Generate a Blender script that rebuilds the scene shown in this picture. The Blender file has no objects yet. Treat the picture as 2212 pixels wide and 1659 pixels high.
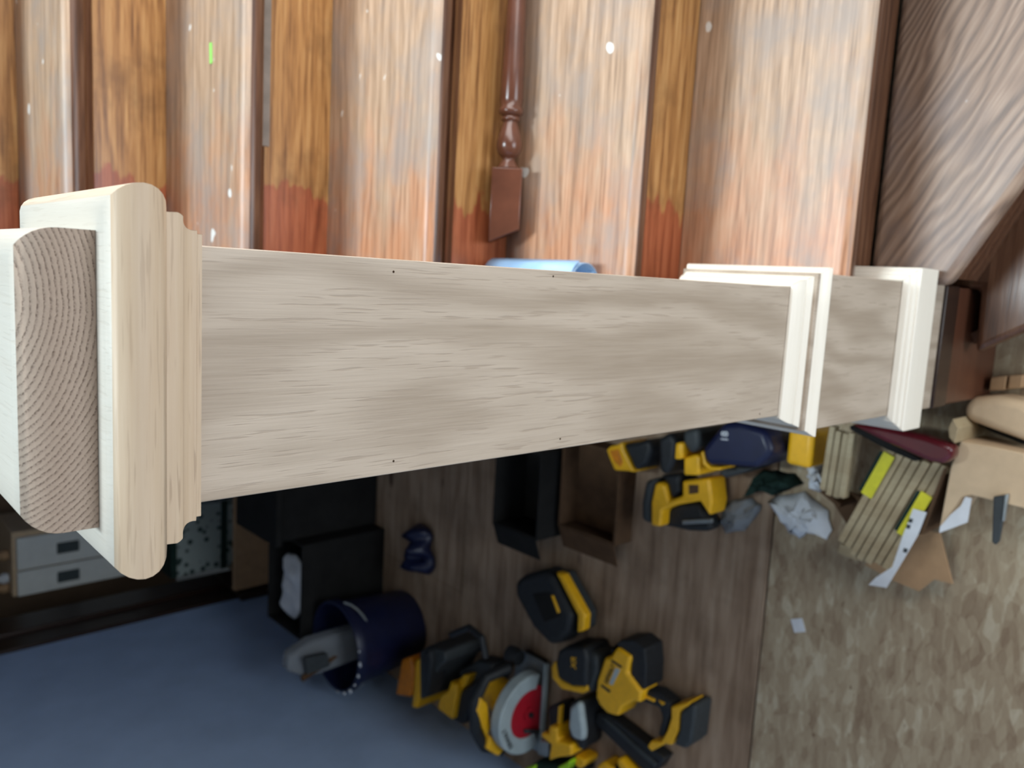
import bpy, bmesh, math, random
from mathutils import Vector, Matrix
random.seed(7)
S = bpy.context.scene
COL = S.collection
PI = math.pi

# ------------------------------------------------------------------ camera
FPX, CX, CY = 1710.0, 1106.0, 829.5
CAM = Vector((0.06985, -0.48357, 1.67333))
AX = Vector((0.05520899, -0.67864854, -0.73238523)).normalized()   # picture right in the world
BK = Vector((0.13016362, -0.72235272, 0.67916418)).normalized()    # towards the viewer
UP = BK.cross(AX).normalized()                                      # picture up in the world
AX = UP.cross(BK).normalized()
cd = bpy.data.cameras.new('camera')
cam = bpy.data.objects.new('camera', cd); COL.objects.link(cam)
cam.matrix_world = Matrix(((AX.x, UP.x, BK.x, CAM.x), (AX.y, UP.y, BK.y, CAM.y), (AX.z, UP.z, BK.z, CAM.z), (0, 0, 0, 1)))
cd.sensor_fit = 'HORIZONTAL'; cd.sensor_width = 36.0; cd.lens = FPX / 2212 * 36
cd.clip_start = 0.01
cd.dof.use_dof = True; cd.dof.focus_distance = 0.56; cd.dof.aperture_fstop = 7.5
S.camera = cam

# ------------------------------------------------------------------ world and lights
w = bpy.data.worlds.new('world'); S.world = w; w.use_nodes = True
w.node_tree.nodes['Background'].inputs[0].default_value = (0.80, 0.92, 1.0, 1)
w.node_tree.nodes['Background'].inputs[1].default_value = 0.03

def area(name, loc, aim, sx, sy, power, col):
    l = bpy.data.lights.new(name, 'AREA'); l.shape = 'RECTANGLE'; l.size = sx; l.size_y = sy
    l.energy = power; l.color = col
    o = bpy.data.objects.new(name, l); COL.objects.link(o); o.location = loc
    o.rotation_euler = (Vector(aim) - Vector(loc)).to_track_quat('-Z', 'Y').to_euler()
    return o
area('stair_window_daylight', (1.20, -0.35, 1.50), (0.0, -0.35, 1.25), 2.2, 0.85, 38, (1.0, 0.98, 0.96))
area('front_door_daylight', (0.25, -2.3, 0.70), (-0.9, 1.2, 0.45), 1.1, 1.2, 34, (0.82, 0.92, 1.0))
area('stairwell_skylight', (0.38, 0.70, 6.0), (0.38, 0.70, 1.0), 0.55, 1.5, 270, (0.78, 0.93, 1.0))

S.view_settings.view_transform = 'Standard'; S.view_settings.look = 'None'
S.view_settings.exposure = 0.0; S.view_settings.gamma = 1.0
S.view_settings.use_curve_mapping = False

# ------------------------------------------------------------------ geometry helpers
def ray(px, py):
    return AX * (px - CX) - UP * (py - CY) - BK * FPX
def onz(px, py, z):
    r = ray(px, py); return CAM + r * ((z - CAM.z) / r.z)
def ony(px, py, y):
    r = ray(px, py); return CAM + r * ((y - CAM.y) / r.y)
def onx(px, py, x):
    r = ray(px, py); return CAM + r * ((x - CAM.x) / r.x)

def thing(name, label, cat, loc=(0, 0, 0), group=None, rz=0.0):
    o = bpy.data.objects.new(name, None); COL.objects.link(o)
    o.empty_display_size = 0.05
    o.location = loc; o.rotation_euler = (0, 0, rz)
    o['label'] = label; o['category'] = cat
    if group: o['group'] = group
    return o
def tag(o, label, cat, group=None):
    o['label'] = label; o['category'] = cat
    if group: o['group'] = group
    return o
def struct(o, label=None):
    o['kind'] = 'structure'
    if label: o['label'] = label; 
    return o
def mk(name, bm, mats, parent=None, bev=0.0, seg=2, smooth=False, world=True, ang=40):
    """link bm as one mesh; world=True: coordinates are world ones and the parent's place is taken off"""
    if world and parent is not None:
        p = parent; off = Vector((0, 0, 0)); 
        while p is not None:
            off += Vector(p.location); p = p.parent
        bmesh.ops.translate(bm, verts=bm.verts, vec=-off)
    bmesh.ops.recalc_face_normals(bm, faces=bm.faces)
    me = bpy.data.meshes.new(name); bm.to_mesh(me); bm.free()
    o = bpy.data.objects.new(name, me); COL.objects.link(o)
    if not isinstance(mats, (list, tuple)): mats = [mats]
    for m in mats: me.materials.append(m)
    if parent is not None: o.parent = parent
    if bev > 0:
        b = o.modifiers.new('bevel', 'BEVEL'); b.width = bev; b.segments = seg; b.limit_method = 'ANGLE'; b.angle_limit = math.radians(35)
    if smooth or bev > 0:
        for f in me.polygons: f.use_smooth = True
        try: me.set_sharp_from_angle(angle=math.radians(ang))
        except Exception: pass
    return o
def recenter(o, loc):
    """move a single-mesh thing's origin to loc (coordinates of the mesh are world ones)"""
    o.data.transform(Matrix.Translation(-Vector(loc))); o.location = loc; return o
def B(): return bmesh.new()
def abox(bm, x0, x1, y0, y1, z0, z1, mi=0):
    v = [bm.verts.new(p) for p in ((x0,y0,z0),(x1,y0,z0),(x1,y1,z0),(x0,y1,z0),(x0,y0,z1),(x1,y0,z1),(x1,y1,z1),(x0,y1,z1))]
    for f in ((3,2,1,0),(4,5,6,7),(0,1,5,4),(1,2,6,5),(2,3,7,6),(3,0,4,7)):
        bm.faces.new([v[i] for i in f]).material_index = mi
    return bm
def obox(bm, c, ex, ey, ez):
    """oriented box: centre and three half-edge vectors"""
    c, ex, ey, ez = map(Vector, (c, ex, ey, ez))
    v = [bm.verts.new(c + sx*ex + sy*ey + sz*ez) for sz in (-1,1) for sx, sy in ((-1,-1),(1,-1),(1,1),(-1,1))]
    for f in ((3,2,1,0),(4,5,6,7),(0,1,5,4),(1,2,6,5),(2,3,7,6),(3,0,4,7)): bm.faces.new([v[i] for i in f])
    return bm
def prism(bm, pts, z0, z1, taper=0.0):
    n = len(pts); cxm = sum(p[0] for p in pts)/n; cym = sum(p[1] for p in pts)/n
    lo = [bm.verts.new((p[0], p[1], z0)) for p in pts]
    hi = [bm.verts.new((p[0]+(cxm-p[0])*taper, p[1]+(cym-p[1])*taper, z1)) for p in pts]
    bm.faces.new(hi); bm.faces.new(lo[::-1])
    for i in range(n): bm.faces.new((lo[i], lo[(i+1)%n], hi[(i+1)%n], hi[i]))
    return bm
def extrude_poly(bm, pts3, vec):
    """any planar polygon, pushed along vec"""
    vec = Vector(vec); a = [bm.verts.new(p) for p in pts3]; b = [bm.verts.new(Vector(p)+vec) for p in pts3]
    bm.faces.new(a[::-1]); bm.faces.new(b); n = len(a)
    for i in range(n): bm.faces.new((a[i], a[(i+1)%n], b[(i+1)%n], b[i]))
    return bm
def lathe(bm, prof, n=24, origin=(0,0,0), ax='Z', cap=True):
    """prof: (radius, height) along ax"""
    o = Vector(origin); rings = []
    def pt(r, h, a):
        c, s = r*math.cos(a), r*math.sin(a)
        return o + (Vector((c, s, h)) if ax == 'Z' else Vector((h, c, s)) if ax == 'X' else Vector((s, h, c)))
    for r, h in prof: rings.append([bm.verts.new(pt(r, h, 2*PI*k/n)) for k in range(n)])
    for a, b in zip(rings, rings[1:]):
        for k in range(n): bm.faces.new((a[k], a[(k+1)%n], b[(k+1)%n], b[k]))
    if cap:
        bm.faces.new(rings[0][::-1]); bm.faces.new(rings[-1])
    return bm
def tube(bm, path, r, n=8, closed=False):
    path = [Vector(p) for p in path]; rings = []
    prev = None
    for i, p in enumerate(path):
        a = path[max(i-1,0)]; b = path[min(i+1,len(path)-1)]
        t = (b-a).normalized()
        u = t.orthogonal().normalized() if prev is None else (prev - t*prev.dot(t)).normalized()
        prev = u; v = t.cross(u)
        rr = r[i] if isinstance(r, (list, tuple)) else r
        rings.append([bm.verts.new(p + (u*math.cos(2*PI*k/n)+v*math.sin(2*PI*k/n))*rr) for k in range(n)])
    for a, b in zip(rings, rings[1:]):
        for k in range(n): bm.faces.new((a[k], a[(k+1)%n], b[(k+1)%n], b[k]))
    bm.faces.new(rings[0][::-1]); bm.faces.new(rings[-1])
    return bm
# photograph crops: (x, y, scale) so that outlines can be given as read in a crop
CROP = {'A': (1080, 1350, 480/2212), 'B': (820, 1200, 480/1735), 'C': (560, 1050, 560/1822), 'E': (1050, 880, 650/2212),
        'F': (1500, 880, 712/2212), 'G': (0, 1000, 620/2057), 'P': (0, 0, 1.0)}
def xy(crop, pts, z):
    ox, oy, s = CROP[crop]; r = []
    for x, y in pts:
        p = onz(ox + x*s, oy + y*s, z); r.append((p.x, p.y))
    return r
def slab(name, crop, pts, z0, z1, mat, parent, zm=None, bev=0.004, taper=0.0, seg=2):
    zm = z1 if zm is None else zm
    return mk(name, prism(B(), xy(crop, pts, zm), z0, z1, taper), mat, parent, bev=bev, seg=seg)
def letters(name, txt, loc, size, mat, parent, rot, depth=0.0008):
    c = bpy.data.curves.new(name, 'FONT'); c.body = txt; c.size = size; c.extrude = depth; c.align_x = 'CENTER'; c.align_y = 'CENTER'
    t = bpy.data.objects.new(name + '_curve', c); COL.objects.link(t)
    dg = bpy.context.evaluated_depsgraph_get(); me = bpy.data.meshes.new_from_object(t.evaluated_get(dg)); me.name = name
    bpy.data.objects.remove(t); bpy.data.curves.remove(c)
    me.materials.clear(); me.materials.append(mat)
    o = bpy.data.objects.new(name, me); COL.objects.link(o); o.parent = parent
    o.location = Vector(loc) - Vector(parent.location); o.rotation_euler = rot
    return o

# ------------------------------------------------------------------ materials
def srgb(r, g, b):
    f = lambda c: (c/255/12.92) if c/255 <= .04045 else ((c/255+.055)/1.055)**2.4
    return (f(r), f(g), f(b), 1)
class NT:
    def __init__(s, name):
        s.m = bpy.data.materials.new(name); s.m.use_nodes = True; s.t = s.m.node_tree
        s.b = s.t.nodes['Principled BSDF']; s._tc = None
    def n(s, typ, **kw):
        x = s.t.nodes.new(typ)
        for k, v in kw.items(): setattr(x, k, v)
        return x
    def set(s, sock, v):
        if hasattr(v, 'is_output') or isinstance(v, bpy.types.NodeSocket): s.t.links.new(v, sock)
        elif v is not None: sock.default_value = v
    def tc(s):
        if s._tc is None: s._tc = s.n('ShaderNodeTexCoord')
        return s._tc.outputs['Object']
    def map(s, scale=(1,1,1), rot=(0,0,0), loc=(0,0,0), vec=None):
        m = s.n('ShaderNodeMapping'); s.set(m.inputs[0], vec or s.tc())
        m.inputs[1].default_value = loc; m.inputs[2].default_value = rot; m.inputs[3].default_value = scale
        return m.outputs[0]
    def noise(s, vec, scale, detail=3, rough=.55, dist=0.0):
        x = s.n('ShaderNodeTexNoise'); s.set(x.inputs['Vector'], vec); x.inputs['Scale'].default_value = scale
        x.inputs['Detail'].default_value = detail; x.inputs['Roughness'].default_value = rough; x.inputs['Distortion'].default_value = dist
        return x.outputs['Fac']
    def math(s, op, a, b=None, c=None):
        x = s.n('ShaderNodeMath', operation=op); s.set(x.inputs[0], a)
        if b is not None: s.set(x.inputs[1], b)
        if c is not None: s.set(x.inputs[2], c)
        return x.outputs[0]
    def ramp(s, fac, stops):
        x = s.n('ShaderNodeValToRGB'); s.set(x.inputs[0], fac); e = x.color_ramp.elements
        while len(e) < len(stops): e.new(0.5)
        for i, (p, c) in enumerate(stops):
            e[i].position = p; e[i].color = c if isinstance(c, (tuple, list)) else (c, c, c, 1)
        return x.outputs[0]
    def mix(s, fac, a, b, blend='MIX'):
        x = s.n('ShaderNodeMix', data_type='RGBA', blend_type=blend)
        s.set(x.inputs[0], fac); s.set(x.inputs[6], a); s.set(x.inputs[7], b)
        return x.outputs[2]
    def sep(s, vec=None):
        x = s.n('ShaderNodeSeparateXYZ'); s.set(x.inputs[0], vec or s.tc()); return x.outputs
    def bump(s, h, strength=.2, dist=.001):
        x = s.n('ShaderNodeBump'); x.inputs['Strength'].default_value = strength; x.inputs['Distance'].default_value = dist
        s.set(x.inputs['Height'], h); s.set(s.b.inputs['Normal'], x.outputs[0])
    def done(s, col, rough=.5, spec=.5, metal=0.0):
        s.set(s.b.inputs['Base Color'], col); s.set(s.b.inputs['Roughness'], rough)
        s.b.inputs['Specular IOR Level'].default_value = spec; s.b.inputs['Metallic'].default_value = metal
        return s.m
def stretch(axis, a, c):
    return tuple(a if 'XYZ'[i] == axis else c for i in range(3))

def oak(name, axis, light, dark, pore, bands=14.0, wob=2.2, pores=1.0, cross='X', loc=(0,0,0), rough=.5, cath=.35):
    """raw or varnished oak: plain-sawn figure along axis, fine streaks, dark pores"""
    t = NT(name)
    low = t.noise(t.map(stretch(axis, 1.3, 5.0), loc=loc), 1.0, 3, .55)
    cr = t.sep(t.map((1,1,1), loc=loc))['XYZ'.index(cross)]
    v = t.math('ADD', t.math('MULTIPLY', cr, bands), t.math('MULTIPLY', low, wob*8))
    wave = t.math('MULTIPLY_ADD', t.math('SINE', t.math('MULTIPLY', v, 2.4)), .5, .5)
    fine = t.noise(t.map(stretch(axis, 14, 420), loc=loc), 1.0, 2, .6)
    mid = t.noise(t.map(stretch(axis, 4, 60), loc=loc), 1.0, 2, .6)
    f = t.math('ADD', t.math('MULTIPLY', wave, cath), t.math('ADD', t.math('MULTIPLY', fine, .35), t.math('MULTIPLY', mid, .55-cath*.5)))
    c = t.ramp(f, [(.22, dark), (.78, light)])
    pn = t.noise(t.map(stretch(axis, 26, 520), loc=loc), 1.0, 1, .4)
    pm = t.math('MULTIPLY', t.ramp(pn, [(.60, 0.0), (.68, 1.0)]), t.math('MULTIPLY_ADD', wave, .7, .15))
    c = t.mix(t.math('MULTIPLY', pm, pores), c, pore)
    t.bump(t.math('SUBTRACT', fine, t.math('MULTIPLY', pm, .8)), .25, .0006)
    return t.done(c, rough, .4)

OAK_L, OAK_D, OAK_P = srgb(214,200,180), srgb(188,168,142), srgb(140,112,84)
m_shaft = oak('oak_veneer', 'Z', srgb(182,167,151), srgb(152,136,119), srgb(122,104,86), bands=26, wob=2.4, pores=.36, cath=.36)
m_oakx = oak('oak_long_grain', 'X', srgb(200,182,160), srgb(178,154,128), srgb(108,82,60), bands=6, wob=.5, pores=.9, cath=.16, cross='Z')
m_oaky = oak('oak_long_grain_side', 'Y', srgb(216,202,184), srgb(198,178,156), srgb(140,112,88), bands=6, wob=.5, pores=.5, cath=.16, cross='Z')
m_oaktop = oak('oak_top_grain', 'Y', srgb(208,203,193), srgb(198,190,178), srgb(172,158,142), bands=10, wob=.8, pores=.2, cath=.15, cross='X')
m_pine = oak('moulding_wood', 'X', srgb(236,229,216), srgb(226,217,202), srgb(204,190,170), bands=8, wob=.5, pores=.1, cath=.15, cross='Z')
m_piney = oak('moulding_wood_side', 'Y', srgb(236,229,216), srgb(226,217,202), srgb(204,190,170), bands=8, wob=.5, pores=.1, cath=.15, cross='Z')
def endgrain():
    t = NT('oak_end_grain'); x = t.sep()
    dx = t.math('SUBTRACT', x[0], .045); dz = t.math('SUBTRACT', x[2], .155)
    r = t.math('SQRT', t.math('ADD', t.math('MULTIPLY', dx, dx), t.math('MULTIPLY', t.math('MULTIPLY', dz, dz), 1.25)))
    r = t.math('ADD', r, t.math('MULTIPLY', t.noise(t.map((18,18,18)), 1.0, 2), .006))
    r = t.math('ADD', r, t.math('MULTIPLY', t.noise(t.map((420,420,420)), 1.0, 2), .0016))
    ph = t.math('FRACT', t.math('MULTIPLY', r, 300.0))
    cell = t.noise(t.map((900,900,900)), 1.0, 2, .6)
    band = t.ramp(ph, [(0.0, 1.0), (.12, .75), (.42, .15), (.9, 0.0), (1.0, 1.0)])
    dots = t.math('MULTIPLY', band, t.ramp(cell, [(.40, 0.25), (.6, 1.0)]))
    c = t.mix(dots, t.mix(cell, srgb(148,130,116), srgb(174,156,140)), srgb(84,66,56))
    t.bump(t.math('SUBTRACT', cell, dots), .35, .0006)
    return t.done(c, .7, .25)
m_end = endgrain()

def stairwood(name, kind):
    """worn varnished oak of the old staircase; the stained margin keeps to the post side with a ragged edge"""
    t = NT(name); x = t.sep()
    low = t.noise(t.map((1.6, 8, 8)), 1.0, 3, .6)
    wave = t.math('MULTIPLY_ADD', t.math('SINE', t.math('ADD', t.math('MULTIPLY', x[1 if kind == 'tread' else 2], 260), t.math('MULTIPLY', low, 34))), .5, .5)
    fine = t.noise(t.map((9, 260, 260)), 1.0, 3, .65)
    blot = t.noise(t.map((7, 9, 9)), 1.0, 4, .65)
    g = t.math('ADD', t.math('MULTIPLY', wave, .16), t.math('MULTIPLY', fine, .84))
    edge = t.noise(t.map((9, 22, 22)), 1.0, 3, .6)
    if kind == 'tread':
        worn = t.ramp(g, [(.28, srgb(130,106,86)), (.5, srgb(172,143,118)), (.75, srgb(196,168,144))])
        stain = t.ramp(g, [(.28, srgb(138,91,65)), (.5, srgb(182,128,94)), (.75, srgb(200,150,118))])
        pos = t.math('ADD', x[0], t.math('MULTIPLY', t.math('SUBTRACT', edge, .5), .55))
        c = t.mix(t.ramp(pos, [(.06, 1.0), (.34, 0.0)]), worn, stain)
        grey = t.ramp(blot, [(.46, 0.0), (.66, .65)])
        c = t.mix(grey, c, srgb(146,136,130))
        spl = t.noise(t.map((30, 30, 30)), 1.0, 1, .3)
        c = t.mix(t.ramp(spl, [(.775, 0.0), (.79, .9)]), c, srgb(222,222,218))
        t.done(c, t.math('MULTIPLY_ADD', blot, .25, .30), .5)
    elif kind == 'riser':
        worn = t.ramp(g, [(.28, srgb(112,72,38)), (.5, srgb(170,121,70)), (.75, srgb(198,154,100))])
        stain = t.ramp(g, [(.28, srgb(120,58,36)), (.5, srgb(160,88,56)), (.75, srgb(178,108,74))])
        pos = t.math('ADD', x[0], t.math('MULTIPLY', t.math('SUBTRACT', edge, .5), .16))
        c = t.mix(t.ramp(pos, [(.196, 1.0), (.204, 0.0)]), worn, stain)
        c = t.mix(t.ramp(blot, [(.52, 0.0), (.7, .5)]), c, srgb(92,60,34))
        t.done(c, .32, .5)
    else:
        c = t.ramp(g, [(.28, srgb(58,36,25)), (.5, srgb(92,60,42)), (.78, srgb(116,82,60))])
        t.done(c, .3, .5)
    t.bump(fine, .2, .0008)
    return t.m
m_tread = stairwood('worn_oak_tread', 'tread')
m_riser = stairwood('varnished_oak_riser', 'riser')
m_darkoak_shade = stairwood('dark_varnished_oak_and_shade', 'dark')  # dark varnish; also stands in for shade on lower winder, nosings and scotias
def winderwood():
    t = NT('winder_oak'); v = t.map((1,1,1), rot=(0,0,math.radians(28)))
    low = t.noise(t.map((2.2, 7, 7), vec=v), 1.0, 3, .55); x = t.sep(v)
    wave = t.math('MULTIPLY_ADD', t.math('SINE', t.math('ADD', t.math('MULTIPLY', x[1], 420), t.math('MULTIPLY', low, 60))), .5, .5)
    fine = t.noise(t.map((10, 260, 260), vec=v), 1.0, 3, .65)
    blot = t.noise(t.map((6,6,6)), 1.0, 4, .6)
    g = t.math('ADD', t.math('MULTIPLY', wave, .34), t.math('MULTIPLY', fine, .66))
    c = t.ramp(g, [(.25, srgb(104,84,72)), (.55, srgb(140,114,96)), (.8, srgb(162,138,120))])
    c = t.mix(t.ramp(blot, [(.48, 0.0), (.68, .65)]), c, srgb(120,106,102))
    spl = t.noise(t.map((26,26,26)), 1.0, 1, .3)
    c = t.mix(t.ramp(spl, [(.76, 0.0), (.775, .8)]), c, srgb(205,205,205))
    t.bump(g, .2, .0008)
    return t.done(c, t.math('MULTIPLY_ADD', blot, .25, .28), .5)
m_winder = winderwood()
def plain(name, col, rough=.5, spec=.5, var=.12, scale=30, metal=0.0, bump=.05):
    t = NT(name); n = t.noise(t.map((scale,)*3), 1.0, 3, .6)
    dk = tuple(c*(1-var*2) for c in col[:3]) + (1,); lt = tuple(min(1, c*(1+var)) for c in col[:3]) + (1,)
    if bump: t.bump(n, bump, .001)
    return t.done(t.ramp(n, [(.3, dk), (.7, lt)]), rough, spec, metal)
def osb():
    t = NT('osb_board')
    def flakes(sc, rot, off):
        v = t.map((sc*.55, sc*1.6, 1), rot=(0,0,rot), loc=off)
        vd = t.n('ShaderNodeTexVoronoi'); vd.inputs['Scale'].default_value = 1.0; vd.inputs['Randomness'].default_value = 1.0; t.set(vd.inputs['Vector'], v)
        return vd.outputs['Color'], vd.outputs['Distance']
    a, ad = flakes(34, .4, (0,0,0)); b, bd = flakes(46, 1.7, (3,1,0)); c_, cdd = flakes(40, 2.6, (7,5,0))
    m = t.noise(t.map((9,9,9)), 1.0, 2)
    fa = t.sep(a)[0]; fb = t.sep(b)[1]; fc = t.sep(c_)[2]
    f = t.math('ADD', t.math('MULTIPLY', fa, .4), t.math('ADD', t.math('MULTIPLY', fb, .35), t.math('MULTIPLY', fc, .25)))
    fine = t.noise(t.map((60, 200, 60)), 1.0, 3, .7)
    f = t.math('ADD', t.math('MULTIPLY', f, .75), t.math('MULTIPLY', fine, .25))
    c = t.ramp(f, [(.18, srgb(136,114,92)), (.42, srgb(158,139,114)), (.62, srgb(172,155,129)), (.82, srgb(190,177,153))])
    ch = t.noise(t.map((42, 60, 40), rot=(0,0,.6)), 1.0, 2, .5)
    c = t.mix(t.ramp(ch, [(.70, 0.0), (.76, .75)]), c, srgb(104,78,56))
    t.bump(f, .3, .001)
    return t.done(c, .75, .25)
m_osb = osb()
def ply():
    t = NT('plywood_board'); x = t.sep()
    low = t.noise(t.map((1.1, 6, 1)), 1.0, 3, .6)
    wave = t.math('MULTIPLY_ADD', t.math('SINE', t.math('ADD', t.math('MULTIPLY', x[1], 60), t.math('MULTIPLY', low, 30))), .5, .5)
    fine = t.noise(t.map((4, 60, 4)), 1.0, 3, .6); st = t.noise(t.map((5,5,5), loc=(4,2,0)), 1.0, 4, .6)
    g = t.math('ADD', t.math('MULTIPLY', wave, .2), t.math('MULTIPLY', fine, .8))
    c = t.ramp(g, [(.25, srgb(124,100,80)), (.55, srgb(158,134,112)), (.8, srgb(174,152,130))])
    c = t.mix(t.ramp(st, [(.46, 0.0), (.72, .6)]), c, srgb(100,80,62))
    kn = t.noise(t.map((5, 9, 5), loc=(1,7,3)), 1.0, 2, .4)
    c = t.mix(t.ramp(kn, [(.70, 0.0), (.77, .85)]), c, srgb(74,52,40))
    return t.done(c, .7, .25)
m_ply = ply()
m_wall = plain('grey_blue_plaster', srgb(168,190,222), .8, .2, .04, 6)
m_backwall = plain('brown_plaster', srgb(120,98,78), .85, .2, .08, 5)
m_jamb = oak('dark_stained_jamb', 'Z', srgb(58,38,28), srgb(34,22,17), srgb(20,13,10), bands=10, wob=.8, pores=.3, cath=.2, rough=.35)
m_yel = plain('tool_yellow', srgb(238,178,22), .42, .5, .05, 60)
m_blk = plain('tool_black', srgb(33,35,38), .55, .4, .15, 80)
m_blk2 = plain('tool_charcoal', srgb(54,58,60), .6, .4, .1, 80)
m_oldblock = oak('old_red_brown_block', 'X', srgb(96,58,40), srgb(66,38,27), srgb(36,22,17), bands=8, wob=.8, pores=.3, cath=.25, cross='Z', rough=.35)
m_stripgrey = plain('dull_grey_strip', srgb(128,118,110), .7, .3, .1, 40)
m_navy = plain('navy_plastic', srgb(20,26,58), .4, .5, .1, 20)
m_red = plain('red_blade', srgb(176,28,44), .35, .5, .06, 40)
m_metal = plain('grey_metal', srgb(150,156,158), .35, .5, .08, 40, .6)
m_guard = plain('pale_grey_guard', srgb(168,180,182), .45, .5, .06, 30)
m_lime = plain('lime_plastic', srgb(160,214,30), .45, .5, .05, 40)
m_orange = plain('orange_plastic', srgb(214,128,24), .4, .5, .12, 40)
m_white = plain('white_paint', srgb(222,224,220), .6, .3, .03, 20)
m_paper = plain('white_paper', srgb(214,216,220), .8, .2, .04, 30)
m_card = plain('cardboard', srgb(176,142,108), .85, .15, .06, 25)
m_cardlt = plain('pale_cardboard', srgb(206,180,148), .85, .15, .05, 25)
m_cardin = plain('dark_cardboard', srgb(88,66,48), .9, .15, .1, 25)
m_strip = oak('timber_strip', 'Y', srgb(182,166,134), srgb(152,130,98), srgb(130,106,80), bands=30, wob=.6, pores=.2, cath=.2)
m_ytape = plain('yellow_label', srgb(214,206,40), .5, .4, .06, 50)
m_maroon = plain('maroon_paint', srgb(92,26,34), .22, .6, .12, 12)
m_blue = plain('pale_blue_plastic', srgb(150,186,222), .28, .5, .05, 20)
m_green = plain('dark_green_cloth', srgb(34,52,46), .9, .15, .15, 40)
m_dusty = plain('dusty_black', srgb(30,29,28), .8, .2, .15, 14)
m_knob = plain('dark_recess', srgb(70,78,80), .6, .3, .05, 30)
m_balus = plain('dark_baluster_varnish', srgb(96,56,40), .25, .6, .12, 18)
m_lime2 = plain('green_tape', srgb(150,225,110), .5, .4, .03, 20)
m_hole = plain('pin_hole', srgb(60,46,34), .9, .1, .05, 50)
def pattern():
    t = NT('mottled_print'); v = t.n('ShaderNodeTexVoronoi'); v.inputs['Scale'].default_value = 30; t.set(v.inputs['Vector'], t.tc())
    c = t.ramp(v.outputs['Distance'], [(.30, srgb(44,60,56)), (.42, srgb(150,158,152))])
    return t.done(c, .7, .3)
m_pat = pattern()
def filmy(name, col, alpha):
    t = NT(name); m = t.done(col, .25, .5); t.b.inputs['Alpha'].default_value = alpha
    t.b.inputs['Transmission Weight'].default_value = 0.0; return m
m_film = filmy('clear_film', srgb(140,144,148), .6)

# ------------------------------------------------------------------ setting: floor
floor = mk('floor', abox(B(), -1.50, 1.0, -2.6, 4.1, -.06, -.019), m_card); struct(floor)
for (y0, y1, m) in ((-2.6, .386, m_osb), (.390, 1.488, m_ply), (1.492, 4.1, m_ply)):
    for (x0, x1) in ((-1.50, -.9985 if m is m_ply and y0 > 1 else -1.50), (-.9965 if m is m_ply and y0 > 1 else -1.50, 1.0)):
        if x1 - x0 < .01: continue
        mk('floor_sheet', abox(B(), x0, x1, y0, y1, -.018, 0), m, floor, bev=.0015, seg=1)
struct(mk('wall_stair_light_block', abox(B(), -.10, -.055, 1.76, 4.1, 0, 2.5), m_wall))  # unseen wall added to keep stairwell light off the left room
struct(mk('ceiling_light_block', abox(B(), -1.58, -.02, -2.6, 4.1, 2.5, 2.7), m_white))  # unseen slab added overhead to keep the skylight off the left floor
# left wall, its dark jamb, back wall
XW = -1.462
wl = struct(mk('wall_left', abox(B(), XW-.12, XW, -2.6, 2.90, 0, 2.5), m_wall))
wl2 = struct(mk('wall_back', abox(B(), -2.4, 1.0, 4.1, 4.2, 0, 2.5), m_backwall))
jb = mk('trim_1', abox(B(), XW-.12, XW+.015, 2.90, 3.02, 0, 2.5), m_jamb, bev=.004); struct(jb)
mk('architrave', abox(B(), XW-.12, XW+.03, 3.02, 3.16, 0, 2.5), m_jamb, jb, bev=.006)
mk('door_stop', abox(B(), XW-.12, XW-.005, 3.16, 3.27, 0, 2.5), m_jamb, jb, bev=.004)
mk('plinth_block', abox(B(), XW-.005, XW+.035, 2.86, 3.17, 0, .16), m_jamb, jb, bev=.004)

# ------------------------------------------------------------------ setting: staircase
XL, XR = -.02, .98
RISE = .19
NOS = [.0187, .2508, .4860, .705, .925, 1.15, 1.385]
RIS = [.070, .3017, .5198, .7812, 1.025, 1.235, 1.47]        # riser under each tread's nosing sits here
st = thing('staircase', 'old worn oak staircase rising behind the new pale post', 'staircase', (0, 0, 0))
del st['category']; del st['label']; st['kind'] = 'structure'; st.name = 'stairs'
def tread(k):
    z = .57 + RISE*k; y0 = NOS[k]; y1 = RIS[k+1] if k+1 < len(RIS) else NOS[k] + .3
    th = .036; pr = []
    for i in range(9):                                       # rounded nosing
        a = PI/2 + PI*i/8
        pr.append((y0 + th*.42 + th*.42*math.cos(a), z - th/2 + th/2*math.sin(a)))
    pts = [(y1, z)] + pr + [(y1, z-th)]
    o = mk('tread', extrude_poly(B(), [(XL, y, q) for y, q in pts], (XR-XL, 0, 0)), [m_tread, m_darkoak_shade], st, smooth=True, ang=50)
    for f in o.data.polygons:                                # worn pale on top, dark varnish and painted-in shade on the nosing's lower face
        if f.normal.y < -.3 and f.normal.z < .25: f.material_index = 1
    return o
for k in range(7): tread(k)
for k in range(7):
    z1 = .57 + RISE*k - .036; z0 = z1 - RISE + .036
    mk('riser', abox(B(), XL, XR, RIS[k], RIS[k]+.02, z0, z1), m_darkoak_shade if k == 0 else m_riser, st, bev=.001, seg=1)
# scotia under the nosings, its dark tone standing in for their shadow, each its own length
for k in range(1, 7):
    z = .57 + RISE*k - .036
    mk('scotia_shade', extrude_poly(B(), [(XL, RIS[k]-.030, z), (XL, RIS[k], z), (XL, RIS[k], z-.034), (XL, RIS[k]-.008, z-.030), (XL, RIS[k]-.016, z-.016)], (XR-XL, 0, 0)), m_darkoak_shade, st)
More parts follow.
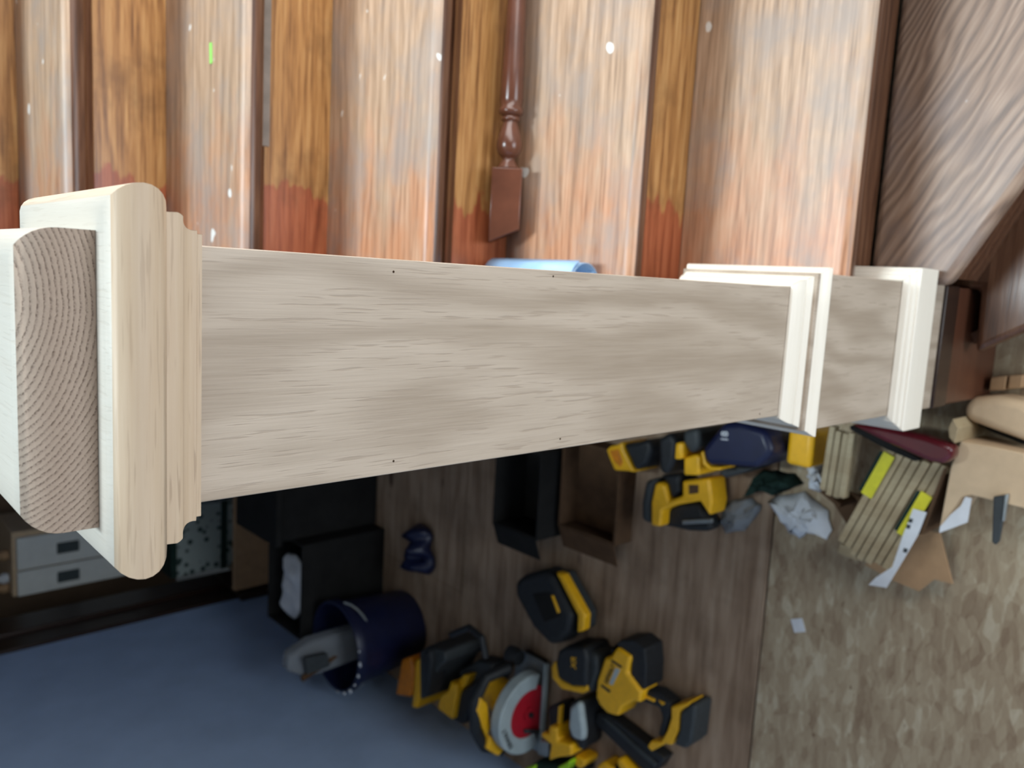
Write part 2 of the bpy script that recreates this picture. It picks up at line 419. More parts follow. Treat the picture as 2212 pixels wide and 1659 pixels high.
# winder treads, fanning out from the post
def winder(pts, z, mat):
    mk('winder_tread', prism(B(), pts, z-.036, z), mat, st, bev=.012, seg=4)
winder([(.098,-.048), (.90,-.486), (.98,-.486), (.98,.07), (.098,.07)], .38, m_winder)
winder([(-.010,-.040), (.50,-.86), (.98,-.86), (.98,.07), (.098,.07), (.098,-.036)], .19, m_darkoak_shade)  # same wood as the upper winder; shade over it is put into the colour
def wriser(a, b, z0, z1):
    a, b = Vector(a), Vector(b); d = (b-a).normalized(); nrm = Vector((-d.y, d.x)); 
    p = [a, b, b + nrm*.02, a + nrm*.02]
    mk('winder_riser', prism(B(), [(q.x, q.y) for q in p], z0, z1), m_darkoak_shade, st, bev=.001, seg=1)
wriser((.110,-.030), (.98,-.445), .19, .344)
wriser((.004,-.028), (.54,-.86), 0, .154)
# string and spandrel that close the flight on the post side
mk('string', extrude_poly(B(), [(XL-.03, .17, .28), (XL-.03, 1.75, 1.56), (XL-.03, 1.75, 2.02), (XL-.03, .17, .74)], (.03, 0, 0)), m_darkoak_shade, st, bev=.003)
mk('spandrel_panel', extrude_poly(B(), [(XL-.022, .17, 0), (XL-.022, 1.75, 0), (XL-.022, 1.75, 1.57), (XL-.022, .17, .30)], (.016, 0, 0)), m_darkoak_shade, st)
# thin grey strip left in the gap below one nosing
z5 = .57 + RISE*3
sp = mk('metal_strip', obox(B(), (.60, RIS[3]-.030, z5-.052), (.34, .0, .0), (0, .003, 0), (0, .001, .010)), m_stripgrey)
tag(recenter(sp, (.60, RIS[3]-.030, z5-.06)), 'thin grey metal strip wedged in the gap under a stair nosing', 'strip')
wr = struct(mk('wall_right', abox(B(), XR, XR+.12, -2.6, -1.5, 0, 2.7), m_white))
mk('wall_section', abox(B(), XR, XR+.12, 1.0, 4.1, 0, 2.7), m_white, wr)
mk('wall_section', abox(B(), XR, XR+.12, -1.5, 1.0, 0, 1.05), m_white, wr)

# ------------------------------------------------------------------ base block under the post
ZC = 1.484                                                   # underside of the cap
ob = thing('post_base_block', 'dark old timber block that carries the new pale post', 'block', (0, .08, 0))
mk('block_body', abox(B(), -.098, .098, -.020, .178, 0, .240), m_oldblock, ob, bev=.003)
mk('block_cap', abox(B(), -.100, .100, -.023, .180, .240, .299), m_jamb, ob, bev=.003)

# ------------------------------------------------------------------ the newel post
CEN = (0, .08)
post = thing('newel_post', 'new pale unfinished oak box newel post with moulded cap', 'newel post', (0, .08, .30))
def sq(bm, prof, closed=True):
    """profile (projection from the shaft face, z) swept round the square shaft with sharp corners"""
    rings = []
    for p, z in prof:
        h = .08 + p
        rings.append([bm.verts.new((CEN[0]+sx*h, CEN[1]+sy*h, z)) for sx, sy in ((-1,-1),(1,-1),(1,1),(-1,1))])
    for a, b in zip(rings, rings[1:]):
        for k in range(4): bm.faces.new((a[k], a[(k+1)%4], b[(k+1)%4], b[k]))
    bm.faces.new(rings[0][::-1]); bm.faces.new(rings[-1])
    return bm
def mitred(name, prof, mats, parent, back=0.0005):
    """four mitred lengths of moulding round the square; prof from top to bottom"""
    for k in range(4):
        rot = Matrix.Rotation(k*PI/2, 4, 'Z'); bm = B(); L, Rr = [], []
        pp = [(back, prof[0][1])] + prof + [(back, prof[-1][1])]
        for p, z in pp:
            h = .08 + p
            for s, arr in ((-1, L), (1, Rr)):
                q = rot @ Vector((s*(h-.00025), -h, 0)); arr.append(bm.verts.new((CEN[0]+q.x, CEN[1]+q.y, z)))
        n = len(pp)
        for i in range(n):
            j = (i+1) % n; bm.faces.new((L[i], Rr[i], Rr[j], L[j]))
        bm.faces.new(L[::-1]); bm.faces.new(Rr)
        mk(name, bm, mats[k % 2], parent, smooth=True, ang=32)
sh = mk('shaft', abox(B(), -.08, .08, 0, .16, ZC-.78, ZC), m_shaft, post, bev=.0008, seg=2)
for px_, py_ in ((850, 587), (1195, 597), (850, 996), (1210, 948), (1640, 905)):
    p = ony(px_, py_, 0.0)
    if abs(p.x) > .079: p.x = math.copysign(.074, p.x)
    h = mk('pin_hole', lathe(B(), [(.0009, -.0002), (.0009, .002)], 8, (p.x, 0, p.z), 'Y'), m_hole, sh)
    h.location = (0, 0, 0)
lower = mk('base_box', abox(B(), -.099, .099, -.019, .179, .301, ZC-.752), m_shaft, post, bev=.0008)
def arc(p0, z0, p1, z1, bulge, n=6):
    """curve between two profile points, bulge>0 outwards"""
    r = []
    dx, dz = p1-p0, z1-z0; ln = math.hypot(dx, dz); nx, nz = -dz/ln, dx/ln
    if nx < 0: nx, nz = -nx, -nz
    for i in range(n+1):
        t = i/n; b = bulge*4*t*(1-t); r.append((p0+dx*t+nx*b, z0+dz*t+nz*b))
    return r
Z = ZC
mid = [(.0024, Z-.7222)] + arc(.0036, Z-.7226, .0102, Z-.7400, .0008) + [(.0103, Z-.7412), (.0094, Z-.7416), (.0108, Z-.7430)] \
    + arc(.0114, Z-.7434, .0202, Z-.7612, -.0009) + [(.0203, Z-.7615), (.0201, Z-.7620), (.0206, Z-.7624)] + arc(.0209, Z-.7628, .0262, Z-.7715, .0006) + [(.0268, Z-.7738), (.0260, Z-.7762), (.0195, Z-.7770)]
mitred('collar_moulding', mid, (m_pine, m_piney), post)
bse = [(.0198, Z-1.012), (.0205, Z-1.0115), (.0275, Z-1.0135), (.0282, Z-1.0165), (.0300, Z-1.0180)] + arc(.0305, Z-1.0180, .0350, Z-1.0210, .0006) \
    + [(.0354, Z-1.0232), (.0366, Z-1.0238)] + arc(.0370, Z-1.0235, .0398, Z-1.027, .0009) + [(.0398, Z-1.0885), (.0385, Z-1.0900), (.0195, Z-1.0900)]
mitred('base_moulding', bse, (m_pine, m_piney), post, back=.0195)
# cap: cove moulding, bullnosed slab, rounded top block
cov = [(.0060, Z+.020)] + [(.0172, Z+.0245), (.0175, Z+.0185), (.0168, Z+.0165)] + arc(.0158, Z+.0148, .0085, Z+.0040, -.0028, 8) + [(.0066, Z+.0030), (.0066, Z+.0002)]
cov[0] = (.0172, Z+.0246)
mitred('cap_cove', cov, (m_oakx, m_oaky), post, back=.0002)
bull = [(.0, Z+.0247)]
for i in range(13):
    a = -PI/2 + PI*i/12
    bull.append((.0150 + .0155*math.cos(a)*1.0, Z+.0412 + .0165*math.sin(a)))
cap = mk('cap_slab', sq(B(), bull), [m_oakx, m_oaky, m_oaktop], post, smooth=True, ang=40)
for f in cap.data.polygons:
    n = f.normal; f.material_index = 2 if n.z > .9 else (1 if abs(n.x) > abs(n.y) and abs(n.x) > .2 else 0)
tb = B(); R_ = .020
H2 = .0842; zt0, zt1 = Z+.0580, Z+.0965
rings = []
prof = [(0, zt0)] + [(0, zt1-R_)]
for i in range(1, 9):
    a = PI/2*i/8; prof.append((-R_*.85*(1-math.cos(a)), zt1-R_+R_*math.sin(a)))
for dp, z in prof:
    h = H2 + dp; ring = []
    cr = .003
    for cxs, cys in ((-1,-1),(1,-1),(1,1),(-1,1)):
        ring.append(tb.verts.new((CEN[0]+cxs*h, CEN[1]+cys*h, z)))
    rings.append(ring)
for a, b in zip(rings, rings[1:]):
    for k in range(4): tb.faces.new((a[k], a[(k+1)%4], b[(k+1)%4], b[k]))
tb.faces.new(rings[0][::-1]); tb.faces.new(rings[-1])
top = mk('cap_block', tb, [m_oaktop, m_end], post, smooth=True, ang=46)
top.data.transform(Matrix.Translation(Vector((0, 0, -(Z-.30))))); top.location = (0, 0, Z-.30)
for f in top.data.polygons:
    f.material_index = 1 if abs(f.normal.y) > .34 else 0
# ------------------------------------------------------------------ things on the stairs
def baluster():
    a = onz(1075, 530, .785); t = thing('loose_baluster', 'dark turned baluster lying along a tread below the riser', 'baluster', (.14, .492, .761))
    y, z, s = .486, .797, .024
    bm = B()                                                  # square block, end cut on the rake
    q = Matrix.Rotation(math.radians(45), 3, 'X')
    def cs(x, sh=0.0):
        return [bm.verts.new((x + (sh*.022 if i in (0, 3) else 0), y + (q@Vector((0, u, v))).y, z + (q@Vector((0, u, v))).z)) for i, (u, v) in enumerate(((-s,-s),(s,-s),(s,s),(-s,s)))]
    A = cs(.128, 1.0); Bq = cs(.245)
    bm.faces.new(A[::-1]); bm.faces.new(Bq)
    for k in range(4): bm.faces.new((A[k], A[(k+1)%4], Bq[(k+1)%4], Bq[k]))
    mk('square_block', bm, m_balus, t, bev=.0015)
    pr = [(.013,.243),(.018,.247),(.014,.254),(.0105,.259),(.0105,.262),(.013,.264),(.018,.270),(.0205,.279),(.0205,.287),(.018,.298),(.0145,.308),(.012,.316),(.0115,.319),(.015,.321),(.015,.325),(.013,.328),(.019,.331),(.020,.335),(.019,.339),(.0165,.342),(.0185,.352),(.0175,.40),(.0155,.47),(.0135,.56),(.012,.66),(.0125,.72)]
    mk('turned_shaft', lathe(B(), pr, 20, (0, y, z), 'X'), m_balus, t, smooth=True, ang=60)
    return t
baluster()
rl = thing('plastic_roll', 'roll of pale blue plastic on a tread beside the post', 'plastic roll', (.07, .40, .76))
def roll():
    bm = B(); n = 40; r0 = .034; y0, y1 = .305, .498; cx0, cz0 = .072, .797
    ring0, ring1 = [], []
    for i in range(n+1):
        a = 2*PI*i/n*1.8 + .4; r = r0 - .010*i/n
        for y, arr in ((y0, ring0), (y1, ring1)): arr.append(bm.verts.new((cx0 + r*math.cos(a), y, cz0 + r*math.sin(a))))
    for i in range(n): bm.faces.new((ring0[i], ring0[i+1], ring1[i+1], ring1[i]))
    o = mk('rolled_sheet', bm, m_blue, rl, smooth=True, ang=80)
    m = o.modifiers.new('thickness', 'SOLIDIFY'); m.thickness = .0012
roll()
p = onz(456, 115, 1.1405)
gt = mk('tape_scrap', obox(B(), (p.x, p.y, 1.1409), (.016, .001, 0), (0, .004, 0), (0, 0, .0006)), m_lime2)
tag(recenter(gt, (p.x, p.y, 1.1403)), 'tiny scrap of bright green tape on an upper tread', 'tape')

# ------------------------------------------------------------------ far left: cabinet, mottled box, board
cab = thing('white_cabinet', 'white cabinet with two narrow doors near the dark jamb', 'cabinet', (-1.31, 3.55, 0))
mk('carcass', abox(B(), -1.446, -1.15, 3.43, 3.75, 0, .955), m_cardlt, cab, bev=.003)
for x0, x1 in ((-1.440, -1.328), (-1.320, -1.175)):
    d = mk('door', abox(B(), x0, x1, 3.405, 3.428, .06, .94), m_white, cab, bev=.003)
    xm = (x0+x1)/2
    mk('handle', obox(B(), (xm, 3.400, .74), (.025, 0, 0), (0, .005, 0), (0, 0, .045)), m_knob, d, bev=.003)
for i, (px_, py_) in enumerate(((8, 1200), (6, 1252), (10, 1310))):
    pp = ony(px_, py_, 3.5)
    o = mk('turned_finial', lathe(B(), [(.022,0),(.026,.02),(.016,.035),(.024,.06),(.030,.085),(.022,.11),(.008,.13)], 14, (max(pp.x,-1.43), 3.50 + .012*i, .956)), m_card if i != 1 else m_paper, smooth=True, ang=60)
    recenter(o, (max(pp.x,-1.43), 3.5 + .012*i, .956))
    tag(o, ['brown turned finial standing on the cabinet top, nearest the stairs', 'white turned finial standing on the cabinet between two brown ones', 'brown turned finial on the cabinet top, nearest the dark jamb'][i], 'finial', 'finials on the white cabinet')
mb = thing('mottled_box', 'grey box with a dark mottled print beside the white cabinet', 'box', (-1.17, 3.05, 0))
mk('box_body', abox(B(), -1.34, -1.02, 3.0, 3.12, 0, .40), m_pat, mb, bev=.003)
mk('edge_band', abox(B(), -1.343, -1.017, 2.997, 3.123, .40, .425), m_green, mb, bev=.003)
mk('edge_band', abox(B(), -1.343, -1.017, 2.997, 3.0, .17, .20), m_green, mb)
bd = mk('brown_board', abox(B(), -1.38, -.86, 2.80, 2.825, 0, .22), m_card, bev=.002); tag(recenter(bd, (-1.12, 2.81, 0)), 'brown timber board standing on edge beyond the black crate', 'board')

# ------------------------------------------------------------------ black crate with white cloth
cr = thing('black_crate', 'black crate with a pale cloth on top near the dark jamb', 'crate', (-1.08, 2.12, 0))
def open_box(t, x0, x1, y0, y1, z0, z1, mat, th=.008, names=('front_panel','back_panel','side_panel','side_panel','bottom_panel')):
    mk(names[0], abox(B(), x0, x1, y0, y0+th, z0, z1), mat, t, bev=.001, seg=1)
    mk(names[1], abox(B(), x0, x1, y1-th, y1, z0, z1), mat, t, bev=.001, seg=1)
    mk(names[2], abox(B(), x0, x0+th, y0+th, y1-th, z0, z1), mat, t, bev=.001, seg=1)
    mk(names[3], abox(B(), x1-th, x1, y0+th, y1-th, z0, z1), mat, t, bev=.001, seg=1)
    mk(names[4], abox(B(), x0+th, x1-th, y0+th, y1-th, z0, z0+th), mat, t)
open_box(cr, -1.255, -.90, 1.96, 2.22, 0, .345, m_dusty)
def cloth(name, cx0, cy0, sx, sy, z, amp, mat, seed, n=16, rot=0.0, edge=.15):
    rnd = random.Random(seed); ph = [(rnd.uniform(8,26), rnd.uniform(0,6), rnd.uniform(-20,20)) for _ in range(5)]
    bm = B(); g = []
    for i in range(n+1):
        row = []
        for j in range(n+1):
            u, v = i/n*2-1, j/n*2-1
            th_ = math.atan2(v, u+1e-6); k = (.82 + .18*math.cos(4*th_)*-1*.0) * (1 + edge*(.45*math.sin(2*th_+seed) + .35*math.sin(3*th_+2*seed) + .2*math.sin(7*th_+seed)) * max(abs(u), abs(v))) / max(1.0, math.hypot(u, v))**.7
            x, y = u*sx*k, v*sy*k
            h = sum(math.sin(a*x*4 + c*y*2 + b) for a, b, c in ph)/5
            h = amp*(.5 + .5*h) * (1 - .8*max(abs(u), abs(v))**3)
            X = cx0 + x*math.cos(rot) - y*math.sin(rot); Y = cy0 + x*math.sin(rot) + y*math.cos(rot)
            row.append(bm.verts.new((X, Y, z + h)))
        g.append(row)
    for i in range(n):
        for j in range(n): bm.faces.new((g[i][j], g[i+1][j], g[i+1][j+1], g[i][j+1]))
    o = mk(name, bm, mat, smooth=True, ang=75)
    m = o.modifiers.new('thickness', 'SOLIDIFY'); m.thickness = .002; m.offset = 1
    recenter(o, (cx0, cy0, z)); return o
c1 = cloth('crumpled_cloth', -1.10, 2.09, .150, .105, .30, .05, m_paper, 3)
tag(c1, 'pale crumpled cloth lying in the top of the black crate', 'cloth')
bb = thing('black_cabinet', 'black low cabinet beside the crate with the pale cloth', 'cabinet', (-.87, 2.25, 0))
mk('cabinet_body', abox(B(), -.895, -.70, 2.02, 2.32, 0, .40), m_dusty, bb, bev=.004)
mk('lid', abox(B(), -.905, -.69, 2.00, 2.33, .40, .425), m_dusty, bb, bev=.004)

# ------------------------------------------------------------------ navy bucket with a brush bag
bk = thing('navy_bucket', 'navy blue paint-splashed bucket beside the grey tool bag', 'bucket', (-1.225, 1.80, 0))
wallp = [(.125,0),(.128,.004),(.150,.27),(.160,.272),(.160,.285),(.156,.30),(.148,.30),(.142,.27),(.122,.01)]
mk('bucket_wall', lathe(B(), wallp, 40, (-1.225, 1.80, 0)), m_navy, bk, smooth=True, ang=50)
mk('handle', tube(B(), [(-1.225+.162*math.cos(a), 1.80-.10*math.sin(a)-.02, .28-.06*math.sin(a)) for a in [PI*i/14 for i in range(15)]], .004), m_metal, bk, smooth=True)
for i in range(7):
    a = -PI*.95 + i*.28; r = .1607
    mk('paint_splash', lathe(B(), [(.004+.003*(i%3), -.002), (.003, .0015)], 8, (-1.225 + r*math.cos(a)*.985, 1.80 + r*math.sin(a)*.985, .3005)), m_paper, bk)
wb = thing('bagged_brush', 'brush in a clear plastic bag sticking out of the navy bucket', 'brush', (-1.27, 1.82, .05))
mk('plastic_bag', extrude_poly(B(), [(-1.28,1.76,.16),(-1.17,1.78,.18),(-1.19,1.82,.38),(-1.22,1.82,.46),(-1.27,1.81,.47),(-1.31,1.80,.40)], (0,.05,.0)), m_film, wb, bev=.008)
mk('brush_handle', tube(B(), [(-1.23,1.79,.06),(-1.26,1.80,.30),(-1.30,1.79,.43)], [.012,.014,.010]), m_cardin, wb, smooth=True)
mk('bristles', extrude_poly(B(), [(-1.27,1.76,.34),(-1.22,1.76,.35),(-1.22,1.77,.43),(-1.28,1.77,.42)], (0,.02,0)), m_blk2, wb, bev=.003)
nv = cloth('navy_cloth', -.90, 1.70, .10, .09, .004, .14, m_navy, 8, rot=.3)
tag(nv, 'dark navy cloth heaped on the floor beside the bucket', 'cloth')

# ------------------------------------------------------------------ grey tool bag with orange packs
tbg = thing('tool_bag', 'dark grey open tool bag between the bucket and the saw', 'tool bag', (-1.14, 1.30, 0))
def wavybag(pts, z0, z1, name, mat, par, bev): return slab(name, 'B', pts, z0, z1, mat, par, zm=.10, bev=bev, seg=3, taper=.06)
wavybag([(435,700),(510,650),(650,690),(660,780),(600,820),(540,920),(475,1010),(465,1080),(440,1090),(436,820)], 0, .17, 'bag_body', m_blk2, tbg, .03)
slab('bag_flap', 'B', [(430,730),(480,700),(500,790),(490,900),(460,1070),(438,1075),(442,860),(432,780)], .12, .19, m_blk, tbg, zm=.14, bev=.012)
mk('strap', tube(B(), [(*xy('B', [q], .22)[0], .22) for q in ((560,620),(700,560),(800,640),(830,800))], .010), m_blk, tbg, smooth=True)
def pack(pts, z0, z1, lab, mat, name='orange_pack'):
    o = slab(name, 'B', pts, z0, z1, mat, None, zm=z1, bev=.008)
    c = [sum(v)/len(pts) for v in zip(*xy('B', pts, z1))]; recenter(o, (c[0], c[1], z0)); tag(o, lab, 'pack', 'packs by the tool bag'); return o
pack([(120,1090),(170,810),(235,790),(260,900),(250,1060),(230,1110)], 0, .15, 'glossy orange pack in front of the grey tool bag, nearest the bucket', m_orange)
pack([(275,820),(330,790),(325,1010),(290,1200),(245,1190),(262,1050)], 0, .15, 'narrow yellow pack tucked against the grey tool bag', m_yel, 'yellow_pack')

# ------------------------------------------------------------------ generic power tool from traced, thick pieces
def tool(name, label, crop, pieces, cat='power tool', group=None):
    allp = []
    for pc in pieces: allp += xy(crop, pc[1], pc[3])
    cx0 = sum(q[0] for q in allp)/len(allp); cy0 = sum(q[1] for q in allp)/len(allp)
    t = thing(name, label, cat, (cx0, cy0, 0), group)
    for pn, pts, z0, z1, m, *r in pieces:
        slab(pn, crop, pts, z0, z1, m, t, bev=(r[0] if r else .006), seg=3)
    return t
tool('cordless_driver', 'yellow and black cordless driver between tool bag and circular saw', 'B', [
    ('motor_housing', [(555,980),(600,1010),(600,1080),(565,1285),(450,1200),(470,1090),(530,1060)], .03, .12, m_yel),
    ('clip', [(600,1000),(655,930),(700,935),(672,1010),(598,1070)], .06, .10, m_yel, .004),
    ('grip', [(600,1080),(740,980),(850,900),(870,960),(760,1120),(640,1330),(560,1290)], .0, .10, m_blk, .012),
    ('battery', [(610,900),(760,820),(880,850),(870,930),(720,1010),(620,1020)], .0, .07, m_blk2, .01)])
# circular saw, standing on its shoe with the blade towards the viewer
sx0, sy0 = -1.205, 1.075
saw = thing('circular_saw', 'circular saw with red blade and pale grey guard', 'saw', (sx0, sy0, 0))
mk('shoe', abox(B(), sx0-.145, sx0+.145, sy0-.03, sy0+.10, .028, .033), m_metal, saw, bev=.001)
mk('shoe_edge', abox(B(), sx0-.145, sx0+.145, sy0-.034, sy0-.028, .022, .040), m_guard, saw, bev=.001)
mk('shoe_foot', abox(B(), sx0-.15, sx0-.10, sy0-.02, sy0+.08, .0, .028), m_guard, saw, bev=.006)
mk('shoe_foot', abox(B(), sx0+.10, sx0+.14, sy0-.01, sy0+.08, .0, .028), m_blk, saw, bev=.006)
def arcplate(r0, r1, a0, a1, y0, y1, cz, n=26):
    bm = B(); pts = [(sx0 + r1*math.cos(a0+(a1-a0)*i/n), y0, cz + r1*math.sin(a0+(a1-a0)*i/n)) for i in range(n+1)]
    pts += [(sx0 + r0*math.cos(a1+(a0-a1)*i/n), y0, cz + r0*math.sin(a1+(a0-a1)*i/n)) for i in range(n+1)] if r0 > 0 else []
    return extrude_poly(bm, pts, (0, y1-y0, 0))
zc = .085
gd = mk('blade_guard', arcplate(.074, .122, -.30, PI+.38, sy0-.026, sy0+.012, zc), m_guard, saw, bev=.004)
letters('guard_print', 'DEWALT', (sx0-.045, sy0-.0272, zc+.087), .020, m_blk, saw, (PI/2, math.radians(-27), 0))
mk('blade', arcplate(.0, .086, -.62, PI+.62, sy0-.020, sy0-.018, zc), m_red, saw)
mk('arbor_washer', lathe(B(), [(.020, 0), (.018, .006), (.010, .008)], 20, (sx0, sy0-.027, zc), 'Y'), m_red, saw)
mk('arbor_bolt', lathe(B(), [(.0085, -.006), (.0085, .004)], 6, (sx0, sy0-.030, zc), 'Y'), m_blk, saw)
mk('guard_lever', obox(B(), (sx0-.062, sy0-.027, .062), (.006,0,.0), (0,.004,0), (.016,0,.042)), m_blk2, saw, bev=.002)
mk('motor', lathe(B(), [(.045,0),(.05,.01),(.05,.09),(.04,.10)], 24, (sx0+.03, sy0+.015, .12), 'Y'), m_yel, saw, smooth=True)
mk('handle', tube(B(), [(sx0-.13, sy0+.04, .13),(sx0-.10, sy0+.05, .19),(sx0-.03, sy0+.05, .232),(sx0+.06, sy0+.05, .238),(sx0+.12, sy0+.05, .20),(sx0+.13, sy0+.04, .12)], .017, 12), m_blk, saw, smooth=True)
mk('handle_shell', extrude_poly(B(), [(sx0-.06,sy0+.03,.20),(sx0+.04,sy0+.03,.245),(sx0+.08,sy0+.03,.235),(sx0+.05,sy0+.03,.205),(sx0-.03,sy0+.03,.185)], (0,.04,0)), m_yel, saw, bev=.006)
mk('grip_shell', extrude_poly(B(), [(sx0-.13,sy0+.02,.16),(sx0-.09,sy0+.02,.205),(sx0-.05,sy0+.02,.195),(sx0-.08,sy0+.02,.165),(sx0-.11,sy0+.02,.12)], (0,.05,0)), m_yel, saw, bev=.006)
mk('auxiliary_knob', lathe(B(), [(.022,0),(.028,.02),(.026,.045),(.012,.055)], 18, (sx0+.145, sy0+.04, .075), 'Y'), m_blk, saw, smooth=True)

ch = thing('battery_charger', 'large black battery charger with a yellow edge behind the saw', 'charger', (-1.0, 1.30, 0))
slab('charger_body', 'B', [(1060,200),(1130,150),(1290,110),(1350,140),(1510,470),(1490,600),(1430,680),(1330,700),(1200,560),(1060,310)], .012, .085, m_blk, ch, zm=.08, bev=.018, seg=4)
slab('yellow_edge', 'B', [(1372,130),(1425,150),(1600,470),(1590,590),(1540,605),(1545,470)], .050, .080, m_yel, ch, zm=.08, bev=.005)
slab('charger_base', 'B', [(1345,140),(1400,150),(1575,470),(1565,590),(1500,620),(1520,470)], .012, .049, m_blk2, ch, zm=.08, bev=.005)
slab('cooling_vent', 'B', [(1200,300),(1330,290),(1420,470),(1290,520)], .084, .088, m_dusty, ch, zm=.085, bev=.002)
slab('foot', 'B', [(1130,320),(1280,230),(1460,560),(1380,640)], 0, .014, m_blk2, ch, zm=.01, bev=.004)
slab('status_print', 'B', [(1345,310),(1360,310),(1410,440),(1395,450)], .084, .089, m_yel, ch, zm=.085, bev=.001)
bt = thing('battery_pack', 'black battery pack with yellow rim standing between charger and nailer', 'battery', (-1.03, .92, 0))
slab('pack_body', 'B', [(1400,740),(1460,705),(1600,715),(1625,800),(1620,1020),(1510,1020),(1400,960),(1380,840)], 0, .105, m_blk, bt, zm=.10, bev=.010, seg=3)
slab('yellow_rim', 'B', [(1360,830),(1375,830),(1385,930),(1430,985),(1510,1020),(1600,1020),(1625,1000),(1620,1060),(1580,1080),(1420,1045),(1345,960),(1340,870)], .02, .085, m_yel, bt, zm=.085, bev=.006)
slab('rear_block', 'B', [(1600,720),(1700,780),(1720,900),(1650,1080),(1622,1000)], 0, .085, m_blk2, bt, zm=.08, bev=.01)
pc = xy('B', [(1515,835)], .106)[0]
letters('pack_print', 'XR', (pc[0], pc[1], .1055), .026, m_yel, bt, (0, 0, math.radians(4)))

# nailer
nl = tool('cordless_nailer', 'yellow and black cordless nailer lying on its side, nearest the boards', 'A', [
    ('head_housing', [(1160,222),(1300,320),(1262,480),(1405,670),(1392,785),(1330,760),(1220,820),(1175,912),(1125,900),(1060,880),(985,800),(950,720),(962,560),(1040,325),(1100,312)], .012, .088, m_yel, .008),
    ('motor_cover', [(1085,300),(1110,230),(1200,150),(1330,150),(1440,240),(1455,420),(1445,640),(1400,650),(1300,500),(1310,330),(1165,215)], .0, .078, m_blk, .012),
    ('grip', [(1400,630),(1560,670),(1700,780),(1695,900),(1625,1130),(1560,1115),(1605,930),(1575,830),(1395,765)], .012, .062, m_blk, .010),
    ('battery_foot', [(1700,815),(1785,790),(1895,765),(1880,805),(1785,865),(1775,1050),(1705,1200),(1645,1185),(1505,1262),(1462,1212),(1500,1155),(1600,1165),(1660,1060),(1702,930)], .010, .072, m_yel, .005),
    ('battery', [(1790,870),(1895,780),(1950,815),(1905,1180),(1840,1240),(1725,1195),(1780,1050)], .0, .075, m_blk2, .010),
    ('magazine', [(955,870),(1090,905),(1465,1195),(1640,1330),(1570,1440),(1450,1480),(940,985)], .0, .042, m_blk, .005),
    ('magazine_rail', [(1010,930),(1050,930),(1560,1390),(1530,1420)], .040, .048, m_blk2, .002),
    ('rating_label', [(1150,425),(1195,448),(1118,602),(1085,585)], .0875, .0888, m_guard, .0003),
    ('grip_insert', [(1440,700),(1540,742),(1532,772),(1438,730)], .060, .066, m_yel, .002),
    ('grip_insert', [(1570,750),(1640,782),(1612,804)], .060, .066, m_yel, .002),
    ('vent_slot', [(1112,345),(1215,412),(1205,432),(1106,364)], .0875, .0892, m_blk, .0003),
    ('vent_slot', [(1010,590),(1100,655),(1088,678),(1002,610)], .0875, .0892, m_blk, .0003)])
pa, pb = [Vector((*q, 0)) for q in xy('A', [(1058,575), (1128,405)], .089)]
letters('nailer_print', 'DEWALT', (pa+pb)/2 + Vector((0, 0, .0892)), .016, m_blk, nl, (0, 0, math.atan2((pb-pa).y, (pb-pa).x)))

tool('impact_driver', 'small yellow driver with a grey nose below the battery pack', 'B', [
    ('body', [(1320,1330),(1380,1345),(1385,1450),(1490,1480),(1500,1565),(1385,1580),(1315,1605),(1335,1480),(1255,1415),(1260,1382),(1320,1395)], .02, .10, m_yel, .008),
    ('nose', [(1245,1430),(1315,1462),(1305,1585),(1238,1560)], .02, .08, m_metal, .008),
    ('grip', [(1310,1180),(1400,1160),(1420,1300),(1385,1340),(1320,1330)], .0, .07, m_blk, .008),
    ('belt_clip', [(1395,1180),(1415,1170),(1405,1330),(1385,1320)], .068, .082, m_yel, .002)])
tool('angle_grinder', 'black grinder with a pale grey guard beside the nailer magazine', 'B', [
    ('body', [(1465,1170),(1530,1115),(1590,1130),(1595,1380),(1590,1500),(1560,1540),(1525,1465),(1465,1430)], .0, .085, m_blk, .014),
    ('guard', [(1480,1190),(1545,1140),(1565,1190),(1590,1380),(1585,1455),(1500,1430),(1470,1340)], .08, .105, m_guard, .010)])
tool('lime_trimmer', 'lime green and dark tool cut off by the picture edge', 'B', [
    ('body', [(1130,1690),(1220,1610),(1310,1630),(1450,1650),(1460,1720),(1300,1800),(1130,1780)], .0, .07, m_green, .012),
    ('lime_shell', [(1390,1650),(1440,1630),(1480,1600),(1490,1620),(1460,1680),(1400,1690)], .05, .085, m_lime, .005),
    ('lime_trim', [(1135,1660),(1210,1640),(1205,1680),(1130,1690)], .05, .08, m_lime, .005)])
tool('yellow_drill', 'yellow drill cut off by the picture edge below the nailer', 'A', [
    ('housing', [(1165,1330),(1200,1335),(1330,1490),(1320,1560),(1250,1530),(1160,1390)], .0, .06, m_yel, .008),
    ('rear_cap', [(940,1424),(1020,1360),(1130,1440),(1060,1520)], .0, .06, m_yel, .008),
    ('grip', [(1010,1440),(1150,1400),(1240,1520),(1150,1600),(1040,1530)], .0, .05, m_blk, .010)])
tool('yellow_case_corner', 'small yellow plastic cap between the lime tool and the grinder', 'A', [
    ('shell', [(745,1290),(850,1350),(840,1400),(790,1440),(740,1400)], .0, .06, m_yel, .006),
    ('base', [(735,1400),(840,1400),(860,1470),(740,1480)], .0, .04, m_blk, .006)], 'cap')

